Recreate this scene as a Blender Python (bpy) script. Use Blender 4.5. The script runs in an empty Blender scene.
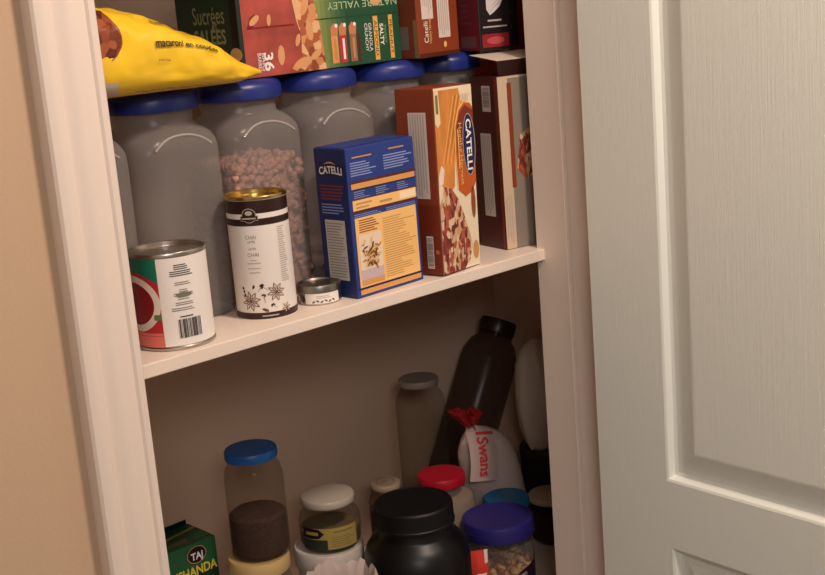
import bpy, bmesh, math, random
from mathutils import Vector, Matrix, noise

random.seed(7)
scene = bpy.context.scene
COL = scene.collection
PI = math.pi

# ------------------------------------------------------------------ materials
def lin(c):
    return tuple(((v / 255) / 12.92 if v / 255 <= 0.04045 else ((v / 255 + 0.055) / 1.055) ** 2.4) for v in c)

MATS = {}
def mat(name, rgb, rough=0.5, metal=0.0, spec=0.5, bump=0.0, bscale=300.0, vary=0.0, vscale=20.0, stretch=(1, 1, 1), coat=0.0):
    """Principled material, rgb in sRGB 0..255, optional noise bump and noise colour variation."""
    if name in MATS:
        return MATS[name]
    m = bpy.data.materials.new(name); m.use_nodes = True
    nt = m.node_tree; b = nt.nodes['Principled BSDF']
    col = lin(rgb) + (1,)
    b.inputs['Base Color'].default_value = col
    b.inputs['Roughness'].default_value = rough
    b.inputs['Metallic'].default_value = metal
    b.inputs['Specular IOR Level'].default_value = spec
    b.inputs['Coat Weight'].default_value = coat
    if bump or vary:
        tc = nt.nodes.new('ShaderNodeTexCoord'); mp = nt.nodes.new('ShaderNodeMapping')
        mp.inputs['Scale'].default_value = stretch
        nt.links.new(tc.outputs['Object'], mp.inputs['Vector'])
    if vary:
        n = nt.nodes.new('ShaderNodeTexNoise'); n.inputs['Scale'].default_value = vscale; n.inputs['Detail'].default_value = 4
        nt.links.new(mp.outputs[0], n.inputs['Vector'])
        r = nt.nodes.new('ShaderNodeMapRange')
        r.inputs['From Min'].default_value = 0.3; r.inputs['From Max'].default_value = 0.7
        r.inputs['To Min'].default_value = 1 - vary; r.inputs['To Max'].default_value = 1 + vary
        nt.links.new(n.outputs['Fac'], r.inputs['Value'])
        mx = nt.nodes.new('ShaderNodeVectorMath'); mx.operation = 'SCALE'
        mx.inputs[0].default_value = col[:3]
        nt.links.new(r.outputs[0], mx.inputs['Scale'])
        nt.links.new(mx.outputs[0], b.inputs['Base Color'])
    if bump:
        n2 = nt.nodes.new('ShaderNodeTexNoise'); n2.inputs['Scale'].default_value = bscale; n2.inputs['Detail'].default_value = 3
        nt.links.new(mp.outputs[0], n2.inputs['Vector'])
        bp = nt.nodes.new('ShaderNodeBump'); bp.inputs['Strength'].default_value = bump; bp.inputs['Distance'].default_value = 0.002
        nt.links.new(n2.outputs['Fac'], bp.inputs['Height'])
        nt.links.new(bp.outputs[0], b.inputs['Normal'])
    MATS[name] = m
    return m

def clear_mat(name, rgb, opacity, rough=0.1, body=(200, 200, 200), gloss=1.0):
    """See-through wall: tinted transparency mixed with a diffuse/glossy skin."""
    if name in MATS:
        return MATS[name]
    m = bpy.data.materials.new(name); m.use_nodes = True
    nt = m.node_tree; b = nt.nodes['Principled BSDF']; out = nt.nodes['Material Output']
    b.inputs['Base Color'].default_value = lin(body) + (1,)
    b.inputs['Roughness'].default_value = rough
    t = nt.nodes.new('ShaderNodeBsdfTransparent'); t.inputs['Color'].default_value = lin(rgb) + (1,)
    lw = nt.nodes.new('ShaderNodeLayerWeight'); lw.inputs['Blend'].default_value = 0.25
    ma = nt.nodes.new('ShaderNodeMath'); ma.operation = 'MULTIPLY_ADD'; ma.use_clamp = True
    ma.inputs[1].default_value = 0.45 * gloss; ma.inputs[2].default_value = opacity
    nt.links.new(lw.outputs['Facing'], ma.inputs[0])
    mx = nt.nodes.new('ShaderNodeMixShader')
    nt.links.new(ma.outputs[0], mx.inputs['Fac'])
    nt.links.new(t.outputs[0], mx.inputs[1]); nt.links.new(b.outputs[0], mx.inputs[2])
    nt.links.new(mx.outputs[0], out.inputs['Surface'])
    MATS[name] = m
    return m

def speckle_mat(name, cols, scale=120.0, rough=0.6, bump=0.0, stretch=(1, 1, 1)):
    """Voronoi cells of several colours: printed photographs of food, and loose contents."""
    if name in MATS:
        return MATS[name]
    m = bpy.data.materials.new(name); m.use_nodes = True
    nt = m.node_tree; b = nt.nodes['Principled BSDF']
    tc = nt.nodes.new('ShaderNodeTexCoord'); mp = nt.nodes.new('ShaderNodeMapping'); mp.inputs['Scale'].default_value = stretch
    nt.links.new(tc.outputs['Object'], mp.inputs['Vector'])
    nz = nt.nodes.new('ShaderNodeTexNoise'); nz.inputs['Scale'].default_value = scale * 0.6
    nt.links.new(mp.outputs[0], nz.inputs['Vector'])
    mxv = nt.nodes.new('ShaderNodeMix'); mxv.data_type = 'VECTOR'; mxv.inputs['Factor'].default_value = 0.012
    nt.links.new(mp.outputs[0], mxv.inputs['A']); nt.links.new(nz.outputs['Color'], mxv.inputs['B'])
    v = nt.nodes.new('ShaderNodeTexVoronoi'); v.inputs['Scale'].default_value = scale
    nt.links.new(mxv.outputs['Result'], v.inputs['Vector'])
    sep = nt.nodes.new('ShaderNodeSeparateColor'); nt.links.new(v.outputs['Color'], sep.inputs[0])
    cr = nt.nodes.new('ShaderNodeValToRGB'); cr.color_ramp.interpolation = 'CONSTANT'
    el = cr.color_ramp.elements
    while len(el) < len(cols): el.new(0.5)
    for i, c in enumerate(cols):
        el[i].position = i / len(cols); el[i].color = lin(c) + (1,)
    nt.links.new(sep.outputs[0], cr.inputs['Fac'])
    nt.links.new(cr.outputs['Color'], b.inputs['Base Color'])
    b.inputs['Roughness'].default_value = rough
    MATS[name] = m
    return m

white_paint = mat('white_trim_paint', (234, 218, 206), 0.35, bump=0.04, bscale=60)
shelf_paint = mat('white_shelf_paint', (238, 222, 208), 0.45, bump=0.03, bscale=80, vary=0.03, vscale=15)
wall_paint = mat('beige_wall_paint', (201, 171, 142), 0.85, bump=0.12, bscale=260, vary=0.015, vscale=6)
closet_paint = mat('closet_wall_paint', (216, 184, 160), 0.85, bump=0.1, bscale=260)
ceil_paint = mat('ceiling_paint', (225, 220, 212), 0.9)
floor_wood = mat('floor_wood', (120, 88, 62), 0.4, vary=0.25, vscale=9, stretch=(1, 12, 1))
door_paint = mat('door_paint', (238, 243, 236), 0.38, bump=0.2, bscale=520, stretch=(1, 1, 0.03))
brass = mat('satin_metal', (170, 160, 140), 0.3, 1.0)

# ------------------------------------------------------------------ mesh helpers
def new_bm(): return bmesh.new()

def obj(name, bm, mats, parent=None, smooth=False, angle=None):
    me = bpy.data.meshes.new(name)
    bmesh.ops.recalc_face_normals(bm, faces=bm.faces) if not getattr(obj, 'keep', False) else None
    bm.to_mesh(me); bm.free()
    if not isinstance(mats, (list, tuple)): mats = [mats]
    for m in mats: me.materials.append(m)
    if smooth:
        for p in me.polygons: p.use_smooth = True
        me.set_sharp_from_angle(angle=math.radians(angle or 40))
    o = bpy.data.objects.new(name, me); COL.objects.link(o)
    if parent: o.parent = parent
    return o

def thing(name, label, cat, loc=(0, 0, 0), rz=0.0, group=None):
    o = bpy.data.objects.new(name, None); COL.objects.link(o)
    o.empty_display_size = 0.02
    o.location = loc; o.rotation_euler = (0, 0, rz)
    o['label'] = label; o['category'] = cat; o['kind'] = 'thing'
    if group: o['group'] = group
    return o

def tag(o, label, cat, group=None, kind='thing'):
    o['label'] = label; o['category'] = cat; o['kind'] = kind
    if group: o['group'] = group
    return o

def struct(o, label=None):
    o['kind'] = 'structure'; o['category'] = o.name.split('_')[0]
    o['label'] = label
    return o

def add_box(bm, x0, x1, y0, y1, z0, z1, bevel=0.0, mi=0, seg=2):
    vs = [bm.verts.new((x, y, z)) for z in (z0, z1) for y in (y0, y1) for x in (x0, x1)]
    fs = [(0, 1, 3, 2), (4, 6, 7, 5), (0, 4, 5, 1), (2, 3, 7, 6), (0, 2, 6, 4), (1, 5, 7, 3)]
    faces = [bm.faces.new([vs[i] for i in f]) for f in fs]
    for f in faces: f.material_index = mi
    if bevel:
        es = set(e for f in faces for e in f.edges)
        r = bmesh.ops.bevel(bm, geom=list(es), offset=bevel, segments=seg, affect='EDGES', profile=0.5)
        for f in r['faces']: f.material_index = mi
    return faces

def add_loft(bm, rings, cap0=True, cap1=True, mi=0):
    """rings: lists of equal length of points; quads between them."""
    rv = [[bm.verts.new(p) for p in r] for r in rings]
    n = len(rv[0])
    for a, b in zip(rv[:-1], rv[1:]):
        for i in range(n):
            f = bm.faces.new((a[i], a[(i + 1) % n], b[(i + 1) % n], b[i])); f.material_index = mi
    if cap0: bm.faces.new(list(reversed(rv[0]))).material_index = mi
    if cap1: bm.faces.new(rv[-1]).material_index = mi
    return rv

def circle(r, z, n=40, cx=0, cy=0):
    return [(cx + r * math.cos(2 * PI * i / n), cy + r * math.sin(2 * PI * i / n), z) for i in range(n)]

def add_lathe(bm, prof, n=40, cap0=True, cap1=True, mi=0):
    return add_loft(bm, [circle(max(r, 1e-4), z, n) for r, z in prof], cap0, cap1, mi)

def rsq(hx, hy, r, z, k=10):
    """rounded rectangle ring"""
    pts = []
    for q, (sx, sy) in enumerate(((1, 1), (-1, 1), (-1, -1), (1, -1))):
        for i in range(k):
            a = q * PI / 2 + (PI / 2) * i / (k - 1)
            pts.append((sx * (hx - r) + r * math.cos(a), sy * (hy - r) + r * math.sin(a), z))
    return pts

def add_tube(bm, pts, r, n=8, mi=0):
    pts = [Vector(p) for p in pts]
    rings = []
    for i, p in enumerate(pts):
        t = (pts[min(i + 1, len(pts) - 1)] - pts[max(i - 1, 0)]).normalized()
        a = t.cross(Vector((0, 0, 1)))
        if a.length < 1e-3: a = t.cross(Vector((0, 1, 0)))
        a.normalize(); b = t.cross(a)
        rings.append([p + r * (math.cos(2 * PI * k / n) * a + math.sin(2 * PI * k / n) * b) for k in range(n)])
    add_loft(bm, rings, mi=mi)

# ------------------------------------------------------------------ printing on surfaces
_txt = {}
def text_mesh(s, bold):
    key = (s, bold)
    if key in _txt: return _txt[key]
    c = bpy.data.curves.new('lettering', 'FONT'); c.body = s; c.size = 1.0; c.resolution_u = 3
    if bold: c.offset = 0.025
    o = bpy.data.objects.new('lettering', c); COL.objects.link(o)
    bpy.context.view_layer.update()
    me = bpy.data.meshes.new_from_object(o.evaluated_get(bpy.context.evaluated_depsgraph_get()))
    vs = [(v.co.x, v.co.y) for v in me.vertices]; fs = [tuple(p.vertices) for p in me.polygons]
    bpy.data.objects.remove(o); bpy.data.curves.remove(c); bpy.data.meshes.remove(me)
    w = max((v[0] for v in vs), default=1)
    _txt[key] = (vs, fs, w)
    return _txt[key]

class Print:
    """Flat graphics (u right, v up, in metres) wrapped on to a surface by `mapper(u, v, lift)`."""
    def __init__(s, mapper, eps=0.00018, grid=None):
        s.map3 = mapper; s.map = lambda a, b, l: Vector((a, b, l)); s.grid = grid; s.eps = eps; s.bm = new_bm(); s.mats = []; s.lay = 1
    def mi(s, m):
        if m not in s.mats: s.mats.append(m)
        return s.mats.index(m)
    def poly(s, pts, m, lay=None):
        lay = lay or s.lay
        vs = [s.bm.verts.new(s.map(u, v, lay * s.eps)) for u, v in pts]
        try: s.bm.faces.new(vs).material_index = s.mi(m)
        except ValueError: pass
    def rect(s, u0, v0, u1, v1, m, lay=1, nu=1, nv=1):
        g = [[s.bm.verts.new(s.map(u0 + (u1 - u0) * i / nu, v0 + (v1 - v0) * j / nv, lay * s.eps)) for i in range(nu + 1)] for j in range(nv + 1)]
        k = s.mi(m)
        for j in range(nv):
            for i in range(nu):
                s.bm.faces.new((g[j][i], g[j][i + 1], g[j + 1][i + 1], g[j + 1][i])).material_index = k
    def ell(s, cu, cv, ru, rv, m, lay=2, n=28, rot=0):
        c, q = math.cos(rot), math.sin(rot)
        s.poly([(cu + ru * math.cos(2 * PI * i / n) * c - rv * math.sin(2 * PI * i / n) * q,
                 cv + ru * math.cos(2 * PI * i / n) * q + rv * math.sin(2 * PI * i / n) * c) for i in range(n)], m, lay)
    def ring(s, cu, cv, ru, rv, w, m, lay=2, n=28):
        k = s.mi(m)
        for i in range(n):
            a, b = 2 * PI * i / n, 2 * PI * (i + 1) / n
            s.poly([(cu + ru * math.cos(a), cv + rv * math.sin(a)), (cu + ru * math.cos(b), cv + rv * math.sin(b)),
                    (cu + (ru - w) * math.cos(b), cv + (rv - w) * math.sin(b)), (cu + (ru - w) * math.cos(a), cv + (rv - w) * math.sin(a))], m, lay)
    def text(s, t, u, v, size, m, lay=3, rot=0.0, width=None, bold=False, align='c', arch=0.0):
        vs, fs, w = text_mesh(t, bold)
        k = s.mi(m); sx = size
        if width: sx = width / w
        off = {'c': -w * sx / 2, 'l': 0, 'r': -w * sx}[align]
        c, q = math.cos(rot), math.sin(rot); W = w * sx
        bv = []
        for x, y in vs:
            a, b = x * sx + off, y * size - 0.35 * size
            b += arch * (1 - (2 * a / W) ** 2) if align == 'c' else 0
            bv.append(s.bm.verts.new(s.map(u + a * c - b * q, v + a * q + b * c, lay * s.eps)))
        for f in fs:
            try: s.bm.faces.new([bv[i] for i in f]).material_index = k
            except ValueError: pass
    def fine(s, u0, v0, u1, v1, rows, m, lay=3, fill=0.55, nu=1, ragged=0.4, vertical=False):
        """rows of small print too small to read"""
        if vertical:
            for i in range(rows):
                a = u0 + (u1 - u0) * (i + 0.2) / rows; b = a + (u1 - u0) / rows * fill
                s.rect(a, v0 + (v1 - v0) * random.uniform(0, ragged), b, v1, m, lay)
            return
        for i in range(rows):
            a = v0 + (v1 - v0) * (i + 0.2) / rows; b = a + (v1 - v0) / rows * fill
            s.rect(u0, a, u1 - (u1 - u0) * random.uniform(0, ragged), b, m, lay, nu)
    def barcode(s, u0, v0, u1, v1, m, lay=3, vertical=True):
        n = 22; x = 0.0
        rr = random.Random(3)
        while x < 1:
            w = rr.choice((0.012, 0.022, 0.035)); 
            if vertical: s.rect(u0 + (u1 - u0) * x, v0, u0 + (u1 - u0) * min(1, x + w), v1, m, lay)
            else: s.rect(u0, v0 + (v1 - v0) * x, u1, v0 + (v1 - v0) * min(1, x + w), m, lay)
            x += w + rr.choice((0.012, 0.02, 0.03))
    def build(s, name, parent):
        if s.grid:
            for _ in range(5):
                bmesh.ops.triangulate(s.bm, faces=[f for f in s.bm.faces if len(f.verts) > 4])
                es = [e for e in s.bm.edges if abs(e.verts[0].co.x - e.verts[1].co.x) > s.grid]
                if not es: break
                bmesh.ops.subdivide_edges(s.bm, edges=es, cuts=1)
            bmesh.ops.triangulate(s.bm, faces=s.bm.faces)
        for v in s.bm.verts: v.co = s.map3(*v.co)
        me = bpy.data.meshes.new(name); s.bm.to_mesh(me); s.bm.free()
        for m in s.mats: me.materials.append(m)
        o = bpy.data.objects.new(name, me); COL.objects.link(o); o.parent = parent
        return o

def flat(o, u, v):
    """plane mapper: origin o, unit axes u, v (outward normal = u x v)"""
    o, u, v = Vector(o), Vector(u), Vector(v); n = u.cross(v).normalized()
    return lambda a, b, l: o + u * a + v * b + n * l

def around(r, th0):
    """cylinder mapper: u is arc length from angle th0 (to the right seen from outside), v is height"""
    return lambda a, b, l: Vector(((r + l) * math.cos(th0 + a / r), (r + l) * math.sin(th0 + a / r), b))

# ------------------------------------------------------------------ the setting
JX = 0.004          # left jamb face
SX = 0.688          # right door-stop face
RX = 0.698          # right jamb face
YB = 0.0936         # back of the front wall
ZT = 2.06
BACK, LEFT, RIGHT = 0.54, -0.25, 1.06

def plain(name, boxes, m, label, bevel=0.0):
    bm = new_bm()
    for b in boxes: add_box(bm, *b, bevel=bevel)
    return struct(obj(name, bm, m), label)

plain('floor', [(-1.6, 2.2, -3.2, 0.6, -0.02, 0.0)], floor_wood, 'brown wooden floor of the room and pantry')
plain('ceiling', [(-1.6, 2.2, -3.2, 0.6, 2.44, 2.46)], ceil_paint, 'white ceiling over the room and pantry')
plain('wall_front', [(-1.6, JX - 0.018, 0, YB, 0, 2.44), (RX + 0.018, 2.2, 0, YB, 0, 2.44), (JX - 0.018, RX + 0.018, 0, YB, ZT + 0.018, 2.44)],
      wall_paint, 'beige painted wall around the pantry opening')
plain('wall_back', [(LEFT - 0.05, RIGHT + 0.05, BACK, BACK + 0.05, 0, 2.44)], closet_paint, 'shadowed beige back wall of the pantry')
plain('wall_left', [(LEFT - 0.05, LEFT, YB, BACK, 0, 2.44)], closet_paint, 'left side wall inside the pantry')
plain('wall_right', [(RIGHT, RIGHT + 0.05, YB, BACK, 0, 2.44)], closet_paint, 'right side wall inside the pantry')

# jambs with their stops
bm = new_bm()
add_box(bm, JX - 0.018, JX, 0, YB, 0, ZT + 0.018, 0.0012)
add_box(bm, JX, JX + 0.010, 0.040, 0.078, 0, ZT, 0.001)
struct(obj('trim_1', bm, white_paint), 'white left jamb of the pantry opening')
bm = new_bm()
add_box(bm, RX, RX + 0.018, 0, YB, 0, ZT + 0.018, 0.0012)
add_box(bm, SX, RX, 0.040, YB, 0, ZT, 0.0004)
struct(obj('trim_2', bm, white_paint), 'white right jamb and door stop of the pantry opening')
bm = new_bm(); add_box(bm, JX, RX, 0, YB, ZT, ZT + 0.018, 0.001)
struct(obj('trim_3', bm, white_paint), 'white head jamb over the pantry opening')

# moulded casings (profile: distance from inner edge, thickness)
PROF = [(0, 0), (0, .0085), (.0015, .0105), (.008, .0108), (.0095, .0095), (.0105, .0085), (.0125, .0092), (.018, .0112), (.024, .0138), (.029, .0153), (.033, .0157), (.037, .0151), (.041, .0138), (.0445, .0128),
        (.0465, .0124), (.0475, .0124), (.0485, .0140), (.050, .0172), (.054, .0195), (.060, .0202), (.0655, .0190), (.068, .0165), (.068, 0)]
def casing(name, xin, sgn, z0, z1, label):
    bm = new_bm()
    rings = [[(xin + sgn * d, -t, z) for d, t in PROF] for z in (z0, z1)]
    add_loft(bm, rings)
    return struct(obj(name, bm, white_paint, smooth=True, angle=25), label)
casing('trim_4', -0.0015, -1, 0, ZT + 0.07, 'white moulded casing left of the pantry opening')
casing('trim_5', RX + 0.006, 1, 0, ZT + 0.07, 'white moulded casing right of the opening, behind the door')
bm = new_bm()
add_loft(bm, [[(x, -t, ZT + 0.005 + d) for d, t in PROF] for x in (-0.0015, RX + 0.006)])
struct(obj('trim_6', bm, white_paint, smooth=True, angle=25), 'white moulded casing over the pantry opening')
bm = new_bm(); add_box(bm, -1.6, -0.0695, -0.012, 0, 0, 0.09, 0.003)
struct(obj('baseboard_left', bm, white_paint), 'white baseboard along the wall left of the pantry')

# door, swung open about 88 degrees. Local: +x from hinge edge to latch edge, -y is the face seen, z up
D0, DW, DH, DT = 0.0153, 0.69, 2.03, 0.035
door = bpy.data.objects.new('door_1', None); COL.objects.link(door)
az = math.radians(87.5)
door.location = (0.668, 0, 0.012); door.rotation_euler = (0, 0, math.atan2(-math.sin(az), -math.cos(az)))
struct(door, 'white two-panel door standing open on the right')
PANELS = [(0.129, 0.576, 0.918 - 0.012, 1.88), (0.134, 0.571, 0.20, 0.826 - 0.012)]
STEPS = [(0, 0), (.003, -.0012), (.0075, -.0085), (.012, -.0098), (.020, -.0088), (.044, -.0012), (.047, -.0008)]
def door_face(bm, y, sg):
    """moulded face at local y, sg = outward direction"""
    xs = sorted({D0, DW + D0 - 0.002} | {v for p in PANELS for v in p[:2]}); 
    def q(x0, x1, z0, z1):
        bm.faces.new([bm.verts.new((x, y, z)) for x, z in ((x0, z0), (x1, z0), (x1, z1), (x0, z1))])
    x1 = DW + D0 - 0.002
    (a0, a1, az0, az1), (b0, b1, bz0, bz1) = PANELS
    q(D0, x1, 0, bz0); q(D0, x1, bz1, az0); q(D0, x1, az1, DH)
    q(D0, b0, bz0, bz1); q(b1, x1, bz0, bz1); q(D0, a0, az0, az1); q(a1, x1, az0, az1)
    for p0, p1, z0, z1 in PANELS:
        rings = [[(p0 + d, y + sg * h, z0 + d), (p1 - d, y + sg * h, z0 + d), (p1 - d, y + sg * h, z1 - d), (p0 + d, y + sg * h, z1 - d)] for d, h in STEPS]
        add_loft(bm, rings, cap0=False)
bm = new_bm()
door_face(bm, 0, -1); door_face(bm, DT, 1)
x1 = DW + D0 - 0.002
for pts in ([(D0, 0, 0), (D0, DT, 0), (D0, DT, DH), (D0, 0, DH)], [(x1, 0, 0), (x1, 0, DH), (x1, DT, DH), (x1, DT, 0)],
            [(D0, 0, DH), (D0, DT, DH), (x1, DT, DH), (x1, 0, DH)], [(D0, 0, 0), (x1, 0, 0), (x1, DT, 0), (D0, DT, 0)]):
    bm.faces.new([bm.verts.new(p) for p in pts])
bmesh.ops.remove_doubles(bm, verts=bm.verts, dist=1e-5)
obj('door_slab', bm, door_paint, door)
for s in (-1, 1):
    bm = new_bm()
    y0 = 0 if s < 0 else DT
    rings = []
    for r, h in ((.026, 0), (.026, .004), (.012, .008), (.011, .028), (.022, .036), (.027, .046), (.024, .058), (.012, .064)):
        rings.append([(x1 - 0.06 + r * math.cos(2 * PI * i / 24), y0 + s * h, 0.95 + r * math.sin(2 * PI * i / 24)) for i in range(24)])
    add_loft(bm, rings); obj('door_knob', bm, brass, door, True)

# shelves
bm = new_bm(); add_box(bm, LEFT, RIGHT, 0.0805, BACK - 0.001, 1.2 - 0.0155, 1.2, 0.0012)
sh = tag(obj('pantry_shelf', bm, shelf_paint), 'white painted shelf board carrying cans, canisters and pasta boxes', 'shelf')
bm = new_bm(); add_box(bm, LEFT, RIGHT, 0.12, BACK - 0.001, 0.63 - 0.0155, 0.63, 0.0012)
tag(obj('pantry_shelf', bm, shelf_paint), 'lower pantry shelf hidden under jars, tubs and bags', 'shelf')

bm = new_bm(); add_box(bm, LEFT, RIGHT, 0.0805, BACK - 0.001, 1.80 - 0.0155, 1.80, 0.0012)
tag(obj('pantry_shelf', bm, shelf_paint), 'topmost pantry shelf, above the snack bar box', 'shelf')

# ------------------------------------------------------------------ shared inks
ink = mat('ink_black', (24, 18, 18), 0.5)
grey_ink = mat('ink_grey', (140, 128, 122), 0.6)
pale_grey = mat('ink_pale_grey', (185, 175, 168), 0.6)
paper = mat('label_paper', (240, 232, 226), 0.5)
cream = mat('cream_print', (238, 222, 190), 0.45)
white_ink = mat('ink_white', (245, 242, 238), 0.45)
UP = (0, 0, 1)

def box_body(name, w, d, h, m, parent, bev=0.0015):
    bm = new_bm(); add_box(bm, 0, w, 0, d, 0, h, bev)
    return obj(name, bm, m, parent)

def front(w, d, h): return flat((0, 0, 0), (1, 0, 0), UP)
def left_face(w, d, h): return flat((0, d, 0), (0, -1, 0), UP)

# ------------------------------------------------------------------ canisters on the upper shelf
milky = clear_mat('milky_plastic', (236, 232, 230), 0.24, 0.25, (190, 184, 182), 0.6)
highlight_plastic = clear_mat('highlight_plastic', (240, 238, 236), .45, .10, (215, 208, 205), .6)
blue_lid = mat('blue_lid_plastic', (34, 49, 128), 0.35)
def make_canister():
    t = thing('storage_canister', '', 'canister', group='blue-lidded storage canisters')
    bm = new_bm()
    H = .060
    lv = [(.054, .024, .000), (.0575, .026, .003), (.059, .028, .012), (H, .030, .150), (H, .030, .198), (.0590, .030, .208), (.0560, .034, .217), (.0510, .040, .224), (.0470, .045, .228)]
    rings = [rsq(h, h, r, z) for h, r, z in lv] + [rsq(.0462, .0462, .0460, z) for z in (.231, .246)]
    add_loft(bm, rings, cap1=False)
    obj('canister_body', bm, milky, t, True, 60)
    # added arch of bright plastic, standing in for the highlight on the shoulder bend
    bm = new_bm()
    pts = []
    for i in range(25):
        q = abs(i - 12) / 12
        z = .2185 - .014 * q ** 2.4
        y = -(.0560 + .0030 * min(1, (.2185 - z) / .0105))
        pts.append((-.038 + .076 * i / 24, y, z))
    add_tube(bm, pts, .0015, 10); obj('panel_rim', bm, highlight_plastic, t, True)
    bm = new_bm()
    prof = [(.0530, .2465), (.0550, .246), (.0555, .248), (.0555, .2575), (.0545, .262), (.051, .2665), (.046, .2690), (.040, .2695), (.0385, .2680), (.001, .2680)]
    add_lathe(bm, [(.0475, .2475)] + prof, 56); 
    lid = obj('canister_lid', bm, blue_lid, t, True, 35)
    for ch in t.children:
        for v in ch.data.vertices: v.co.z *= 1.002
    return t
CX = [.198 + .1225 * k for k in range(-1, 5)]
can0 = make_canister()
CLABELS = ['milky blue-lidded canister farthest left, nearly hidden by the white casing',
           'empty milky canister with blue lid, behind the tomato can',
           'milky blue-lidded canister full of pinkish pieces, behind the chai tin',
           'empty milky canister with blue lid, behind the blue pasta box',
           'milky blue-lidded canister behind the brown box that shows a pasta photo',
           'dark-looking blue-lidded canister at the right end of its row']
def copy_thing(src, loc, rz=0.0, label=None):
    r = src.copy(); COL.objects.link(r); r.location = loc; r.rotation_euler = (0, 0, rz)
    if label: r['label'] = label
    for ch in list(src.children):
        c = ch.copy(); COL.objects.link(c); c.parent = r
    return r
for k, x in enumerate(CX):
    if k == 0:
        can0.location = (x, .242, 1.2); can0['label'] = CLABELS[0]
    else:
        copy_thing(can0, (x, .254 if k == 5 else .242, 1.2), 0, CLABELS[k])

# pinkish dry contents of the third canister
pinkish = mat('dried_beans', (190, 142, 126), 0.6, vary=0.2, vscale=60)
bm = new_bm()
rr = random.Random(5)
add_loft(bm, [rsq(.047, .047, .02, .004), rsq(.047, .047, .02, .162)])
for i in range(900):
    u = rr.uniform(-.050, .050)
    zz = rr.uniform(.008, .172)
    side = i % 3
    if side == 0: p = (u, -.0495, zz)
    elif side == 1: p = (-.0495, u, zz)
    else: p = (u, rr.uniform(-.05, .05), (.162 + rr.uniform(0, .012)))
    s = rr.uniform(.0042, .0062)
    M = Matrix.Translation(p) @ Matrix.Rotation(rr.uniform(0, 6.28), 4, Vector((rr.random() - .5, rr.random() - .5, rr.random() - .5)).normalized()) @ Matrix.Diagonal((s * 1.35, s, s * .8, 1))
    bmesh.ops.create_icosphere(bm, subdivisions=1, radius=1, matrix=M)
o = obj('dried_beans', bm, pinkish, None, True, 60); o.location = (CX[2], .242, 1.2)
tag(o, 'pinkish dried beans filling the canister behind the chai tin', 'beans', kind='stuff')

# ------------------------------------------------------------------ tomato can
tin = mat('tin_metal', (190, 182, 172), 0.28, 1.0)
def tin_can(name, label, loc, r, h, group=None):
    t = thing(name, label, 'can', loc, 0, group)
    bm = new_bm()
    add_lathe(bm, [(r * .985, 0), (r * 1.012, .0012), (r * 1.012, .0032), (r * .985, .0045), (r * .985, h - .0045), (r * 1.012, h - .0032), (r * 1.012, h - .001), (r * 1.0, h), (r * .975, h - .0008),
                   (r * .965, h - .005), (r * .88, h - .005), (r * .86, h - .0042), (r * .70, h - .0042), (r * .68, h - .005), (r * .5, h - .005), (r * .48, h - .0042), (.0005, h - .0042)], 64)
    obj('can_body', bm, tin, t, True, 30)
    return t
R1, H1 = .0425, .107
c = tin_can('tomato_can', 'white-labelled tin can with red and green picture panel, at the shelf left end', (.127, .1325, 1.2), R1, H1)
th = math.atan2(-1.198, -.734)          # towards the viewer's side
P = Print(around(R1 * .99, th), grid=.004)
green = mat('label_green', (18, 112, 88), 0.4); red = mat('label_red', (186, 34, 44), 0.4); salmon = mat('label_salmon', (226, 110, 100), 0.4)
dkred = mat('label_dark_red', (138, 18, 30), 0.4)
z0, z1 = .0052, H1 - .0052
P.rect(-.134, z0, .132, z1, paper, 1, 72)
P.rect(-.085, z0, -.0135, z1, green, 2, 24)
P.rect(-.085, z0, -.0135, z0 + .062, red, 3, 24)
P.poly([(-.085, z0 + .062), (-.0135, z0 + .062), (-.0135, z0 + .070), (-.035, z0 + .081), (-.06, z0 + .082), (-.085, z0 + .078)], red, 3)
P.ring(-.047, z0 + .047, .034, .031, .0075, mat('bowl_white', (232, 214, 200), .4), 4, 48)
for i in range(40):
    a, b = 2 * PI * i / 40, 2 * PI * (i + 1) / 40
    P.poly([(-.047, z0 + .047), (-.047 + .0265 * math.cos(a), z0 + .047 + .0235 * math.sin(a)), (-.047 + .0265 * math.cos(b), z0 + .047 + .0235 * math.sin(b))], dkred, 4)
P.rect(-.085, z0, -.0135, z0 + .012, salmon, 5, 24); P.rect(-.085, z0 + .0125, -.0135, z0 + .0155, salmon, 5, 24)
P.rect(-.022, z0 + .030, -.0135, z0 + .036, mat('leaf_green', (96, 120, 60), .5), 5, 4)
for i, (v, w, n) in enumerate(((.083, .016, 3), (.076, .026, 3), (.066, .018, 2), (.058, .010, 2), (.054, .022, 2), (.050, .014, 2), (.044, .020, 2), (.038, .030, 2))):
    P.fine(.013 - w / 2, v + z0, .013 + w / 2, v + z0 + .0022 * n, n, grey_ink if i > 1 else ink, 3, .45, 3, .25)
P.ell(.013, z0 + .0555, .009, .0028, mat('seal_grey', (120, 118, 96), .5), 3)
P.barcode(.003, z0 + .008, .0295, z0 + .029, ink, 3)
P.fine(.006, z0 + .0305, .025, z0 + .033, 1, ink, 3, .5, 3)
P.build('can_label', c)

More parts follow.
